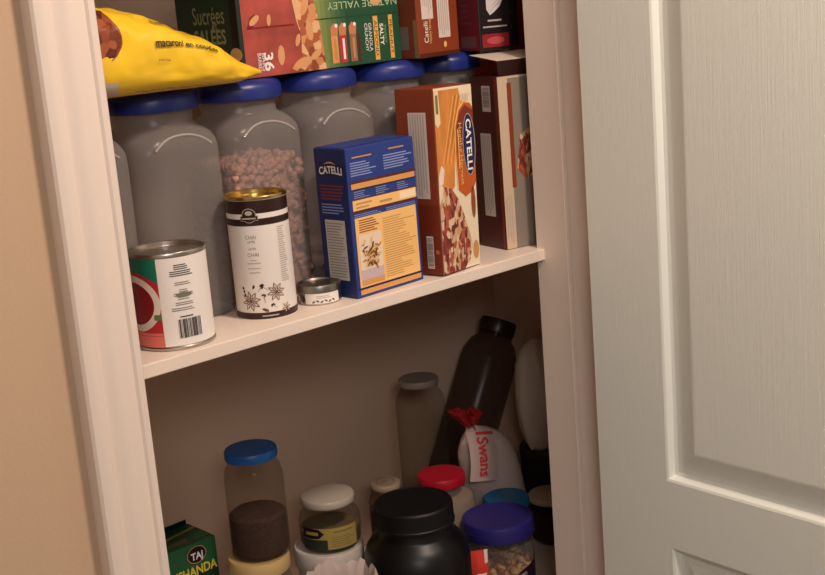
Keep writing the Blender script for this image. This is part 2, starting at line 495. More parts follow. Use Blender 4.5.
# ------------------------------------------------------------------ chai tin
brown = mat('chai_brown', (48, 22, 20), 0.35); gold = mat('gold_lid', (206, 178, 110), 0.25, 1.0); orange_br = mat('star_anise', (120, 66, 40), 0.5)
R2, H2 = .0358, .1445
c = thing('chai_tin', 'tall white and dark brown chai tin with star anise drawings', 'tin', (.263, .146, 1.2))
bm = new_bm()
add_lathe(bm, [(R2 * .99, 0), (R2, .001), (R2, H2 - .0042), (R2 * .9, H2 - .009)], 64, cap1=True); obj('tin_body', bm, paper, c, True, 30)
bm = new_bm()
add_lathe(bm, [(R2 * .99, H2 - .0045), (R2 * 1.02, H2 - .0035), (R2 * 1.02, H2 - .001), (R2, H2), (R2 * .965, H2 - .001), (R2 * .95, H2 - .006), (R2 * .8, H2 - .0065), (R2 * .77, H2 - .0055), (.0005, H2 - .0055)], 64, cap0=False)
obj('tin_lid', bm, gold, c, True, 30)
th = math.atan2(-1.211, -.870)
P = Print(around(R2, th), grid=.004)
full = PI * R2 * .999
P.rect(-full, H2 - .0195, full, H2 - .0045, brown, 1, 72)
P.rect(-full, H2 - .0335, full, H2 - .0255, brown, 1, 72)
P.rect(-full, 0.0008, full, .0085, brown, 1, 72)
e0 = -.010
P.ell(e0, H2 - .0215, .0085, .0085, pale_grey, 3); P.ell(e0, H2 - .0215, .0077, .0077, brown, 4)
P.rect(e0 - .0105, H2 - .0275, e0 + .0105, H2 - .0215, pale_grey, 3, 6); P.rect(e0 - .0098, H2 - .0268, e0 + .0098, H2 - .0222, brown, 5, 6)
P.ell(e0, H2 - .0185, .0042, .0026, pale_grey, 5); P.fine(e0 - .0085, H2 - .026, e0 + .0085, H2 - .023, 1, pale_grey, 6, .5, 4, .1)
P.text('CHAI', e0 - .001, .098, .0062, grey_ink, 2, width=.0125); P.text('CHAI', e0, .0775, .0062, grey_ink, 2, width=.0135)
P.text('LATTE', e0 - .0005, .0925, .0035, ink, 2, width=.009); P.text('LATTE', e0 - .0002, .0845, .0035, ink, 2, width=.0085)
for v, w in ((.070, .007), (.0665, .016), (.0605, .015), (.0555, .013)): P.fine(e0 - w / 2, v, e0 + w / 2, v + .0014, 1, pale_grey, 2, .8, 4, 0)
P.fine(.0215, .042, .0335, .108, 26, pale_grey, 2, .45, 4, .45)
def star(cu, cv, r, n=8):
    for i in range(n):
        a = 2 * PI * i / n + .2
        def pt(rr_, da): return (cu + rr_ * math.cos(a + da), cv + rr_ * math.sin(a + da))
        P.poly([pt(r * .12, 0), pt(r * .6, -.33), pt(r, 0), pt(r * .6, .33)], brown, 2)
        P.poly([pt(r * .28, 0), pt(r * .6, -.20), pt(r * .84, 0), pt(r * .6, .20)], mat('petal', (226, 190, 168), .5), 3)
    P.ell(cu, cv, r * .16, r * .16, orange_br, 4, 10)
star(.0125, .0315, .0115); star(-.0185, .0225, .0125); star(.024, .011, .0065, 6)
def sprig(u, v, a, L):
    du, dv = L * math.cos(a), L * math.sin(a); w = .0003
    P.poly([(u - w, v), (u + w, v), (u + du + w, v + dv), (u + du - w, v + dv)], orange_br, 2)
    for q in (-1.9, -1.0, 0, 1.0): P.ell(u + du + .0016 * math.cos(a + q), v + dv + .0016 * math.sin(a + q), .0012, .0009, brown, 3, 8)
sprig(-.008, .034, 1.0, .006); sprig(.0025, .035, 2.4, .008); sprig(-.0015, .020, 1.7, .0085); sprig(.012, .0125, 2.5, .006)
P.ell(-.0135, .0395, .0014, .0026, brown, 3, 10, -.4); P.ell(-.002, .0115, .0042, .0018, orange_br, 2, 12, -.4)
for k in range(5): P.ell(-.0275 + .001 * k, .038 - .004 * k, .0013, .0018, brown, 2, 8)
P.fine(-.0065, .0035, .013, .0052, 1, pale_grey, 3, .8, 6, 0)
P.build('tin_print', c)

# ------------------------------------------------------------------ little spice tin
c = thing('spice_tin', 'tiny round metal tin with white label between chai tin and blue box', 'tin', (.3335, .1335, 1.2))
bm = new_bm()
add_lathe(bm, [(.0258, 0), (.0265, .001), (.0265, .0165)], 48); obj('tin_body', bm, tin, c, True, 30)
bm = new_bm()
add_lathe(bm, [(.0268, .0150), (.0274, .0155), (.0274, .0225), (.0268, .0238), (.0245, .0236), (.0235, .0215), (.0005, .0215)], 48); obj('tin_lid', bm, mat('dull_tin', (150, 143, 136), 0.35, 1.0), c, True, 30)
P = Print(around(.0265, math.atan2(-1.199, -.940)), grid=.004)
P.rect(-.019, .0022, .0265, .0146, paper, 1, 24); P.fine(-.004, .0085, .014, .0125, 2, pale_grey, 2, .4, 6, .3)
for k in range(6): P.ell(-.008 + .005 * k, .0045 + .001 * (k % 2), .0022, .0011, mat('sketch_grey', (92, 84, 78), .6), 2, 8, .5 * (-1) ** k)
P.build('tin_label', c)

# ------------------------------------------------------------------ blue pasta box
blue = mat('box_blue', (34, 58, 132), 0.42, vary=0.04, vscale=30); dkblue = mat('box_navy', (20, 28, 72), 0.42); peach = mat('box_peach', (250, 198, 124), 0.45); amber = mat('box_amber', (222, 160, 92), .45)
maroon = mat('box_maroon', (92, 30, 34), .45); pale_blue = mat('pale_blue_ink', (140, 155, 206), .5); tan_ink = mat('tan_ink', (196, 150, 92), .5)
W, D, H = .117, .056, .183
c = thing('pasta_box', 'blue pasta box with peach recipe panel, beside the tiny tin', 'box', (.3605, .0938, 1.2), math.radians(3.0))
box_body('box_body', W, D, H, blue, c)
P = Print(front(W, D, H))
P.rect(.006, .0125, .112, .098, peach, 1); P.ell(.0, 0, .0001, .0001, peach, 1)
P.rect(.006, .0038, .1125, .0098, amber, 1); P.rect(.002, .0098, .1165, .0125, dkblue, 1)
P.rect(.003, .1395, .1165, .1425, maroon, 2); P.rect(.005, .133, .1145, .1395, amber, 2); P.rect(.003, .1315, .1165, .133, dkblue, 2)
P.rect(.005, .107, .1145, .1195, peach, 2); P.rect(.003, .1195, .1165, .121, maroon, 2); P.rect(.003, .1045, .1165, .107, maroon, 2)
P.rect(.085, .109, .113, .118, mat('label_cream_tab', (255, 228, 190), .45), 3)
P.fine(.010, .1085, .038, .118, 2, tan_ink, 4, .4, 1, .3); P.fine(.05, .109, .075, .116, 1, tan_ink, 4, .4, 1, .3)
for k in range(3): P.fine(.008 + .037 * k, .1215, .034 + .037 * k, .1312, 4, pale_blue, 3, .35, 1, .5)
P.fine(.006, .148, .050, .166, 6, pale_blue, 2, .45, 1, .4); P.fine(.062, .149, .112, .168, 6, pale_blue, 2, .45, 1, .4)
P.fine(.010, .1695, .045, .172, 1, tan_ink, 2, .7); P.fine(.072, .172, .100, .1745, 1, tan_ink, 2, .7)
P.fine(.006, .099, .052, .1035, 2, pale_blue, 2, .35, 1, .2); P.fine(.060, .099, .113, .1035, 2, pale_blue, 2, .35, 1, .2)
# picture of cut macaroni on a plate
P.rect(.0095, .0335, .048, .077, mat('photo_cream', (240, 216, 190), .5), 2); P.rect(.0095, .020, .048, .0335, mat('photo_lilac', (206, 184, 190), .5), 2); P.rect(.0095, .0145, .048, .021, amber, 3)
rr = random.Random(9)
pm = [mat('pasta_tan', (190, 134, 72), .5), mat('pasta_brown', (112, 62, 36), .5), mat('pasta_light', (232, 190, 130), .5)]
for k in range(90):
    u, v, a = rr.gauss(.030, .009), rr.gauss(.051, .011), rr.uniform(0, PI)
    if not (.013 < u < .045 and .034 < v < .074): continue
    P.ell(u, v, .0042, .0013, pm[k % 3], 3 + k % 6, 8, a)
P.fine(.012, .079, .046, .096, 6, mat('ink_brownish', (150, 92, 60), .5), 2, .5, 1, .3)
P.fine(.052, .0165, .109, .092, 26, tan_ink, 2, .35, 1, .55)
P.build('printed_front', c)
P = Print(left_face(W, D, H))
P.rect(0.001, .001, D - .001, H - .001, mat('box_side_blue', (24, 38, 98), .42), 1)  # shade on the left side is put into this darker blue
P.ell(.028, .1575, .024, .0085, dkblue, 2); P.text('CATELLI', .028, .1555, .0125, white_ink, 3, width=.040, bold=True, arch=.002)
P.poly([(.017, .164), (.023, .1665), (.028, .1675), (.033, .1665), (.039, .164), (.028, .1655)], amber, 4)
P.fine(.007, .120, .049, .140, 5, mat('rust_ink', (120, 52, 48), .5), 2, .5, 1, .15)
P.fine(.007, .103, .046, .117, 4, pale_blue, 2, .4, 1, .4)
P.rect(.010, .022, .045, .096, mat('nutrition_grey', (196, 192, 186), .5), 2); P.fine(.012, .025, .043, .094, 20, grey_ink, 3, .35, 1, .3)
P.build('printed_side', c)
bm = new_bm(); add_box(bm, .002, W - .002, .010, D - .002, H, H + .0009, .0004); obj('top_flap', bm, blue, c)

# ------------------------------------------------------------------ brown pasta boxes
rust = mat('box_rust', (138, 60, 31), .42, vary=0.06, vscale=25); dkbrown = mat('box_dark_brown', (84, 34, 26), .42); panel = mat('nutrition_panel', (222, 206, 198), .5)
wheat = mat('wheat_orange', (212, 136, 66), .45, vary=.25, vscale=45, stretch=(1, 1, .4)); gold_ink = mat('gold_ink', (236, 190, 110), .45); navy = mat('navy_ink', (22, 26, 80), .45)
burnt = mat('burnt_orange', (196, 92, 34), .45)
pasta_photo = speckle_mat('pasta_photo', [(214, 176, 140), (140, 56, 44), (176, 92, 66), (206, 160, 118), (112, 44, 46), (226, 198, 168), (160, 70, 50)], 190, .45, stretch=(1, 1, .55))
W, D, H = .081, .062, .237
c = thing('pasta_box', 'brown pasta box whose front shows wheat and a bowl photo', 'box', (.4965, .0832, 1.2005), math.radians(8))
c.rotation_euler = (0, math.radians(1.3), math.radians(8)); c.location.z = 1.2 + W * math.sin(math.radians(1.3)) + .0002
box_body('box_body', W, D, H, rust, c)
P = Print(front(W, D, H))
P.rect(.001, .001, W - .001, H - .001, cream, 1)
P.poly([(.001, .125), (.001, H - .004), (W - .001, H - .004), (W - .001, H - .045), (.060, H - .05), (.040, H - .07), (.034, .110), (.020, .098)], wheat, 2)
P.poly([(.052, H - .004), (.080, H - .004), (.080, H - .052), (.066, H - .044), (.058, H - .026)], cream, 3)
P.poly([(.001, H - .004), (.010, H - .004), (.012, H - .045), (.006, H - .05), (.001, H - .045)], mat('wheat_pale', (232, 214, 170), .45), 3)
P.fine(.0035, H - .038, .0085, H - .012, 1, mat('olive_ink', (120, 116, 72), .5), 4, .9, 1, 0)
for a0 in range(9):
    u = .012 + .004 * a0
    P.poly([(u, .14), (u + .001, .14), (u + .030, H - .012), (u + .0285, H - .012)], burnt if a0 % 2 else gold_ink, 3)
arch = [(.042, .104), (.040, .150), (.042, .185), (.050, .205), (.062, .214), (.075, .212), (.080, .206), (.080, .112), (.072, .100), (.056, .094)]
P.poly([(u - .002, v + .002) for u, v in arch], gold_ink, 4); P.poly(arch, burnt, 5)
P.poly([(.043, .15), (.044, .185), (.052, .203), (.063, .211), (.080, .203), (.080, .165), (.06, .160)], mat('arch_brown', (128, 48, 28), .45), 6)
P.ell(.068, .160, .0135, .040, navy, 7); P.ring(.068, .160, .0135, .040, .0012, pale_grey, 8)
P.text('CATELLI', .068, .160, .0150, white_ink, 9, rot=-PI / 2, width=.066, bold=True)
P.text('Healthy Harvest', .0505, .150, .010, gold_ink, 8, rot=-PI / 2, width=.080); P.fine(.0445, .120, .0465, .176, 1, gold_ink, 8, .9, 1, 0)
P.poly([(.001, .001), (.001, .09), (.012, .112), (.026, .108), (.040, .092), (.050, .070), (.060, .045), (.064, .030), (.058, .012), (.045, .001)], pasta_photo, 6)
P.poly([(.001, .125), (.001, .112), (.010, .116), (.014, .134), (.008, .140)], mat('bowl_pale', (236, 220, 206), .45), 4)
P.ell(.0715, .085, .0045, .021, mat('spoon_brown', (150, 78, 48), .45), 5); P.ell(.072, .022, .006, .012, mat('herb_gold', (206, 150, 82), .5), 5)
P.build('printed_front', c)
P = Print(left_face(W, D, H))
P.rect(.001, .001, D - .001, H * .38, mat('box_rust_low', (120, 46, 26), .42), 1)
P.rect(.020, .098, .049, .207, panel, 2); P.fine(.022, .10, .047, .205, 6, pale_grey, 3, .4, 1, .1, True)
P.rect(.038, .008, .049, .050, panel, 2); P.barcode(.039, .010, .048, .048, grey_ink, 3, False)
P.ell(.055, .030, .003, .003, mat('rust_dot', (186, 100, 66), .5), 2)
P.build('printed_side', c)

W, D, H = .115, .062, .2375
c = thing('pasta_box', 'brown pasta box with open top flaps, closest to the right jamb', 'box', (.6575, .1213, 1.2), math.radians(-10))
box_body('box_body', W, D, H, dkbrown, c)
P = Print(left_face(W, D, H))
P.rect(.018, .045, .042, .160, panel, 1); P.fine(.020, .047, .040, .158, 5, pale_grey, 2, .4, 1, .1, True)
P.rect(.027, .190, .046, .225, panel, 1); P.barcode(.029, .196, .044, .222, grey_ink, 2, False)
P.rect(.0555, .003, D - .001, H - .003, mat('box_rust_edge', (132, 52, 26), .42), 1)
P.build('printed_side', c)
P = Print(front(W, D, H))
greyish = mat('print_jamb_shade', (140, 129, 117), .45)
P.rect(.001, .001, W - .001, H - .001, mat('print_sand', (208, 186, 158), .45), 1); P.rect(.018, .001, W - .001, H - .004, greyish, 2)  # cream front darkened: the right jamb's shadow is in these two colours
P.rect(.0165, .085, .0235, H - .010, rust, 3); P.poly([(.026, .11), (.034, .155), (.05, .165), (.065, .14), (.06, .10), (.04, .095)], pasta_photo, 3)
P.fine(.003, .004, .015, .075, 3, pale_grey, 3, .4, 1, .2, True); P.fine(.026, .02, .036, .075, 2, grey_ink, 3, .3, 1, .2, True)
P.text('CATELLI', .080, .190, .018, navy, 3, width=.055, bold=True)
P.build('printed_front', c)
# open flaps: dark one standing up, pale inside of another lying back
bm = new_bm()
add_loft(bm, [[(0.004, .001, H), (W - .002, .001, H), (W - .002, .0015, H), (0.004, .0015, H)], [(-.002, -.006, H + .020), (W - .004, -.006, H + .020), (W - .004, -.0055, H + .0205), (-.002, -.0055, H + .0205)]])
obj('dark_flap', bm, mat('flap_brown', (52, 24, 20), .5), c)
bm = new_bm()
add_loft(bm, [[(-.002, -.006, H + .0208), (W - .004, -.006, H + .0208), (W - .004, -.006, H + .0213), (-.002, -.006, H + .0213)],
              [(-.004, .052, H + .0285), (W - .006, .052, H + .0285), (W - .006, .052, H + .029), (-.004, .052, H + .029)]])
obj('pale_flap', bm, mat('flap_pale', (226, 210, 196), .5), c)

# red packet standing at the far right end
c = thing('carton', 'narrow red carton standing upright behind the open brown box', 'carton', (.800, .205, 1.2))
redbox = mat('carton_red', (150, 28, 34), .45)
box_body('carton_body', .09, .10, .352, redbox, c)
P = Print(left_face(.09, .10, .352)); P.rect(.02, .25, .08, .32, mat('carton_pale', (206, 190, 180), .5), 1); P.fine(.025, .26, .075, .31, 5, grey_ink, 2, .4); P.build('printed_side', c)

# ------------------------------------------------------------------ boxes lying on the canister lids
LZ = 1.2 + .2703
# snack bar box
g_dark = mat('snack_dark_green', (18, 40, 30), .42); g_mid = mat('snack_green', (30, 80, 54), .42); g_pale = mat('snack_pale_green', (170, 176, 92), .42)
W, D, H = .262, .126, .135
c = thing('snack_bar_box', 'large red and green snack bar box lying across the blue lids', 'box', (.3030, .2000, LZ), math.radians(.5))
box_body('box_body', W, D, H, g_dark, c)
redphoto = mat('bar_red', (170, 74, 64), .42, vary=.28, vscale=30); nut = speckle_mat('nut_cluster', [(216, 150, 100), (176, 96, 58), (232, 182, 134), (148, 72, 44), (206, 136, 84)], 95, .5)
nut1 = mat('nut_tan', (222, 160, 110), .5)
P = Print(front(W, D, H))
P.rect(.006, .001, .100, H - .001, redphoto, 1)
P.rect(.100, .001, .150, H - .001, g_pale, 1); 
# blend of greens towards the right
for k in range(8):
    t_ = k / 7
    P.rect(.112 + .008 * k, .001, .112 + .008 * (k + 1), H - .001, mat('snack_green_%d' % k, (int(158 - 128 * t_), int(162 - 82 * t_), int(86 - 32 * t_)), .42), 2)
P.rect(.176, .001, W - .001, H - .001, g_mid, 2)
P.poly([(.070, .001), (.080, .012), (.092, .020), (.094, .045), (.088, .065), (.084, .090), (.095, .134), (.122, .134), (.118, .09), (.124, .06), (.128, .03), (.130, .001)], nut, 4)
for (u, v, a, L) in ((.060, .024, 1.5, .012), (.046, .067, 1.45, .007), (.024, .068, .6, .009), (.088, .040, 1.2, .008), (.098, .110, .3, .011), (.108, .050, 1.7, .012), (.115, .020, .5, .010), (.094, .012, .2, .014), (.103, .080, 1.1, .012)):
    P.ell(u, v, L, L * .45, nut1, 5, 14, a)
for v0 in (.058,):
    P.rect(.014, v0, .085, v0 + .0022, dkred, 3)
P.poly([(.012, .058), (.018, .072), (.026, .076), (.022, .060)], mat('bar_shadow', (120, 40, 36), .45), 3)  # darker red patch in the printed bar picture
P.text('36', .0405, .0185, .019, white_ink, 5, rot=-PI / 2, width=.023, bold=True)
P.text('BARS', .0330, .0185, .008, white_ink, 5, rot=-PI / 2, width=.022); P.text('BARRES', .0265, .0185, .0075, white_ink, 5, rot=-PI / 2, width=.022)
fold = mat('fold_line', (16, 70, 44), .45)
P.rect(.118, .0615, W - .001, .0630, fold, 4)
P.text('NATURE VALLEY', .20, .077, .013, mat('ink_light_green', (176, 200, 150), .5), 4, rot=PI, width=.12)
P.ell(.222, .082, .010, .009, mat('emblem_tan', (206, 170, 120), .5), 5)
# printed bars and words
for k, (u, cc) in enumerate(((.147, (232, 150, 84)), (.161, (206, 40, 60)), (.178, (160, 104, 84)))):
    P.rect(u - .0055, .006, u + .0055, .040, mat('printed_bar_%d' % k, cc, .45, vary=.15, vscale=70), 4)
    P.poly([(u - .0055, .040), (u + .0055, .040), (u + .007, .050), (u, .056), (u - .006, .050)], mat('bar_tip_%d' % k, (206, 130, 88), .5), 5)
    P.fine(u - .002, .010, u + .002, .036, 1, white_ink if k == 1 else tan_ink, 6, .9, 1, 0, True)
    P.ell(u + .004, .0525, .0026, .0026, white_ink, 7, 10)
P.rect(.186, .006, .190, .040, maroon, 4)
P.text('CRUNCHY', .2015, .034, .0075, white_ink, 5, rot=-PI / 2, width=.036); P.text('GRANOLA', .2085, .034, .0075, white_ink, 5, rot=-PI / 2, width=.036)
P.rect(.2145, .004, .2225, .060, mat('ribbon_yellow', (232, 178, 90), .45), 5); P.text('ALMOND', .2185, .032, .0075, maroon, 6, rot=-PI / 2, width=.045)
P.text('SALTY', .2285, .036, .0085, white_ink, 5, rot=-PI / 2, width=.028, bold=True); P.text('SWEET', .2345, .036, .006, mat('ink_mint', (120, 180, 120), .5), 5, rot=-PI / 2, width=.024)
P.rect(.2415, .004, .2485, .060, mat('ribbon_yellow', (232, 178, 90), .45), 5); P.text('PEANUT', .245, .032, .0068, maroon, 6, rot=-PI / 2, width=.045)
P.build('printed_front', c)
P = Print(left_face(W, D, H))
lg = mat('ink_sage', (150, 160, 110), .5)
P.rect(.001, .001, D - .001, H - .001, mat('snack_side_green', (22, 54, 38), .42), 1)
P.rect(.0, .0, .001, H, ink, 1)
P.rect(.112, .001, D - .0008, H - .001, mat('snack_black', (14, 12, 14), .45), 2)
P.text('SALÉES', .068, .052, .024, lg, 3, width=.066, bold=True)
P.text('Sucrées', .068, .078, .030, lg, 3, width=.066)
P.text('et', .080, .066, .014, lg, 4)
P.poly([(.030, .100), (.100, .100), (.104, .118), (.028, .118)], mat('ribbon_orange', (190, 112, 60), .45), 3)
P.text('BARRES', .066, .109, .012, g_dark, 4, width=.055)
P.ell(.118, .030, .012, .008, mat('emblem_tan', (206, 170, 120), .5), 3)
P.build('printed_side', c)

# brown box on top, end-on
W, D, H = .084, .060, .237
c = thing('pasta_box', 'rust brown pasta box standing on the lids beside the snack bar box', 'box', (.5680, .1720, LZ), math.radians(5))
box_body('box_body', W, D, H, rust, c)
P = Print(front(W, D, H))
P.rect(.001, .001, W - .001, .006, dkbrown, 1)
P.rect(.010, .050, .033, .230, panel, 2); P.fine(.012, .053, .031, .228, 5, pale_grey, 3, .4, 1, .1, True)
P.rect(.042, .024, .066, .230, panel, 2); P.fine(.044, .027, .064, .228, 5, pale_grey, 3, .4, 1, .1, True)
P.text('Catelli', .0165, .033, .012, white_ink, 2, rot=PI / 2, width=.028); P.text('Healthy Harvest', .0245, .035, .008, gold_ink, 2, rot=PI / 2, width=.034)
P.ell(.054, .015, .003, .004, gold_ink, 2)
P.build('printed_front', c)
P = Print(left_face(W, D, H))
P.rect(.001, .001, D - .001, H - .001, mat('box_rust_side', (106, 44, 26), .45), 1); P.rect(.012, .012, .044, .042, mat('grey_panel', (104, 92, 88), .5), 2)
P.rect(.053, .001, D - .001, .05, mat('olive_edge', (120, 104, 60), .5), 2)
P.build('printed_side', c)

# dark chocolate box, magenta side
W, D, H = .050, .056, .19
magenta = mat('box_magenta', (146, 34, 58), .42); nearblk = mat('box_black', (26, 18, 24), .42); rband = mat('box_red_band', (150, 34, 44), .42)
c = thing('chocolate_box', 'black and magenta box with a white leaf, top right of the pantry', 'box', (.6760, .1640, LZ), math.radians(-16))
box_body('box_body', W, D, H, nearblk, c)
P = Print(front(W, D, H))
P.rect(.004, .004, W - .004, .022, rband, 1); P.ell(.025, .013, .014, .005, mat('band_glow', (186, 80, 84), .45), 2)  # paler oval printed inside the red band
leaf = [(.018, .047), (.013, .055), (.013, .068), (.020, .084), (.030, .094), (.040, .100), (.044, .088), (.042, .072), (.034, .058), (.025, .051)]
P.poly(leaf, mat('leaf_white', (214, 206, 206), .5), 2)
for k in range(6): P.poly([(.018 + .003 * k, .052 + .007 * k), (.0187 + .003 * k, .052 + .007 * k), (.034 + .0015 * k, .064 + .006 * k), (.0335 + .0015 * k, .0645 + .006 * k)], grey_ink, 3)
P.fine(.014, .038, .036, .041, 1, pale_grey, 2, .8, 1, 0); P.fine(.006, .030, .044, .0325, 1, pale_grey, 2, .8, 1, 0)
P.build('printed_front', c)
P = Print(left_face(W, D, H))
P.rect(.001, .001, D - .001, H - .001, magenta, 1); P.rect(.006, .005, .046, .020, mat('side_grey_rose', (150, 96, 100), .5), 2); P.fine(.008, .035, .044, .075, 5, mat('side_rose', (170, 70, 90), .5), 2, .4)
P.build('printed_side', c)

# dark box behind it
W, D, H = .050, .06, .17
c = thing('box', 'plain dark box wedged right of the leaf box', 'box', (.7340, .1950, LZ), math.radians(-6)); c.name = 'tea_box'
box_body('box_body', W, D, H, mat('dark_slate', (38, 30, 36), .5), c)
P = Print(front(W, D, H)); P.fine(.010, .02, .04, .12, 5, mat('slate_print', (70, 58, 62), .5), 1, .3, 1, .3); P.build('printed_front', c)

# ------------------------------------------------------------------ macaroni bag
yellow = mat('bag_yellow', (250, 204, 44), .32, vary=.05, vscale=25); 
def bag_map(s, t, lift=0.0):
    """s 0..1 along the bag from the open left end to the pinched tip, t angle (0 = towards -y, PI/2 = up)"""
    x = .030 + .264 * s
    top = [1.566, 1.573, 1.571, 1.564, 1.556, 1.546, 1.533, 1.516, 1.4965, 1.484]
    bot = [1.4705, 1.4705, 1.4705, 1.4705, 1.4705, 1.4705, 1.4702, 1.4700, 1.4702, 1.4760]
    f = s * 9; i = min(int(f), 8); q = f - i
    zt = top[i] * (1 - q) + top[i + 1] * q; zb = bot[i] * (1 - q) + bot[i + 1] * q
    hy = .058 * (1 - .25 * s) * (1 - max(0, s - .75) ** 2 * 5)
    cy, cz, hz = .186 - .006 * s, (zt + zb) / 2, (zt - zb) / 2
    e = .72
    cs, sn = math.cos(t), math.sin(t)
    yy = -hy * math.copysign(abs(cs) ** e, cs); zz = hz * math.copysign(abs(sn) ** e, sn)
    w = noise.noise(Vector((s * 9, t * 1.6, 1.7))) * .0040 + noise.noise(Vector((s * 20, t * 4, 4.2))) * .0021
    w *= min(1, (1 - s) * 5) if sn > -.5 else 0.0
    d = Vector((0, yy, zz)); L = d.length or 1
    return Vector((x, cy, cz + .0006)) + d * ((L + w + lift) / L)
c = thing('macaroni_bag', 'yellow macaroni bag lying on the blue canister lids', 'bag')
bm = new_bm()
NS, NT = 60, 56
add_loft(bm, [[bag_map(i / NS, 2 * PI * j / NT) for j in range(NT)] for i in range(NS + 1)])
obj('bag_body', bm, yellow, c, True, 70)
P = Print(lambda a, b, l: bag_map((a - .030) / .264, b, l + .0006), .0003)
# clear window with macaroni at the left end
win = speckle_mat('window_macaroni', [(122, 52, 30), (150, 74, 44), (98, 40, 26), (168, 92, 58)], 70, .3)
for k in range(16):
    a0, a1 = -.10 + 1.05 * k / 16, -.10 + 1.05 * (k + 1) / 16
    def wx(a): return .1055 - .016 * max(0, a - .2) + (0 if a > .05 else (a - .05) * .10)
    for q in range(6):
        l0, l1 = q / 6, (q + 1) / 6
        P.poly([(.055 + (wx(a0) - .055) * l0, a0), (.055 + (wx(a0) - .055) * l1, a0), (.055 + (wx(a1) - .055) * l1, a1), (.055 + (wx(a1) - .055) * l0, a1)], win, 2)
P.build('window_print', c)
P = Print(lambda a, b, l: bag_map((a - .030) / .264, b, l + .0006), .0003)
clearish = mat('bag_clear_edge', (214, 196, 180), .2)
for k in range(8):
    a0, a1 = -1.1 + .55 * k / 8, -1.1 + .55 * (k + 1) / 8
    P.poly([(.055, a0), (.104 - .008 * k / 8, a0), (.104 - .008 * (k + 1) / 8, a1), (.055, a1)], clearish, 2)
P.build('clear_window', c)
P = Print(lambda a, b, l: bag_map((a - .030) / .264, b, l + .0006), .0003)
zs = 1 / .045
def bagtext(t, x0, ang, size, width, bold=False, tilt=0.0):
    vs, fs, w = text_mesh(t, bold); k = P.mi(ink)
    bv = [P.bm.verts.new(P.map(x0 + x * width / w, ang + tilt * x / w + (y * size) * zs, .0016)) for x, y in vs]
    for f in fs:
        try: P.bm.faces.new([bv[i] for i in f]).material_index = k
        except ValueError: pass
bagtext('macaroni en coudes', .143, .06, .0105, .082, True, .26)
bagtext('macaroni elbows', .147, .74, .0100, .055, True, .2)
bagtext('product of Canada', .145, -.08, .0028, .016)
for k in range(18):
    bagtext('coupes 900 g'[k % 8:k % 8 + 4], .122 + .0062 * k, -.95 - .02 * (k % 3), .006, .0055)
P.build('lettering', c)

# ================================================================== lower shelf
SZ = 0.63
glass = clear_mat('jar_glass', (246, 244, 240), 0.05, 0.06, (74, 70, 66), 0.8)
plast = clear_mat('clear_plastic', (240, 236, 232), 0.12, 0.12, (180, 172, 166), 0.6)
def lathe_part(name, prof, m, parent, n=48, ang=35, cap0=True, cap1=True):
    bm = new_bm(); add_lathe(bm, prof, n, cap0, cap1); return obj(name, bm, m, parent, True, ang)
def lid_prof(r, z, h, dome=.0):
    return [(r * .93, z), (r * .98, z), (r, z + h * .12), (r, z + h * .8), (r * .965, z + h), (r * .90, z + h + dome * .2), (r * .6, z + h + dome * .8), (.0005, z + h + dome)]

# 1 herbal tea box
W, D, H = .098, .067, .220
jgreen = mat('tea_green', (34, 92, 56), .45); jdark = mat('tea_dark_green', (16, 52, 34), .45); jyel = mat('tea_yellow', (226, 202, 70), .45)
c = thing('herbal_tea_box', 'green herbal tea box with yellow lettering, in the left corner', 'box', (.1865, .3560, SZ), math.radians(0))
box_body('box_body', W, D, H, jgreen, c)
P = Print(front(W, D, H))
P.rect(.001, .001, W - .001, H - .042, jdark, 1); P.rect(.001, H - .042, W - .001, H - .001, jgreen, 1)
P.ell(.065, H - .0165, .0155, .0125, nearblk, 2); P.ring(.065, H - .0165, .0155, .0125, .001, tan_ink, 3); P.text('TAJ', .065, H - .0180, .014, white_ink, 4, width=.019, bold=True)
P.text('JUSHANDA', .0565, H - .0385, .0185, jyel, 3, width=.078, bold=True)
P.ell(.069, H - .074, .024, .017, paper, 2); P.ell(.069, H - .074, .021, .0145, mat('cup_teal', (60, 120, 100), .4), 3); P.ell(.069, H - .078, .012, .008, paper, 4)
P.build('printed_front', c)
P = Print(flat((0, 0, H), (1, 0, 0), (0, 1, 0)))
P.rect(.001, .001, W - .001, D - .001, mat('tea_top_green', (30, 76, 46), .5), 1)
P.poly([(.001, .030), (.001, .036), (W - .001, .052), (W - .001, .046)], mat('tea_stripe', (150, 140, 76), .5), 2)
P.poly([(.030, .012), (.060, .012), (.066, .024), (.036, .024)], mat('tea_top_mark', (92, 82, 54), .5), 2); P.poly([(.072, .012), (.094, .012), (.094, .030), (.080, .030)], mat('tea_top_bright', (26, 104, 56), .5), 2)
P.build('printed_top', c)
bm = new_bm()
add_loft(bm, [[(.004, D - .001, H), (W - .004, D - .001, H), (W - .004, D - .0003, H), (.004, D - .0003, H)], [(.010, D - .012, H + .012), (W - .010, D - .012, H + .012), (W - .010, D - .0115, H + .0125), (.010, D - .0115, H + .0125)]])
obj('tuck_flap', bm, jdark, c)

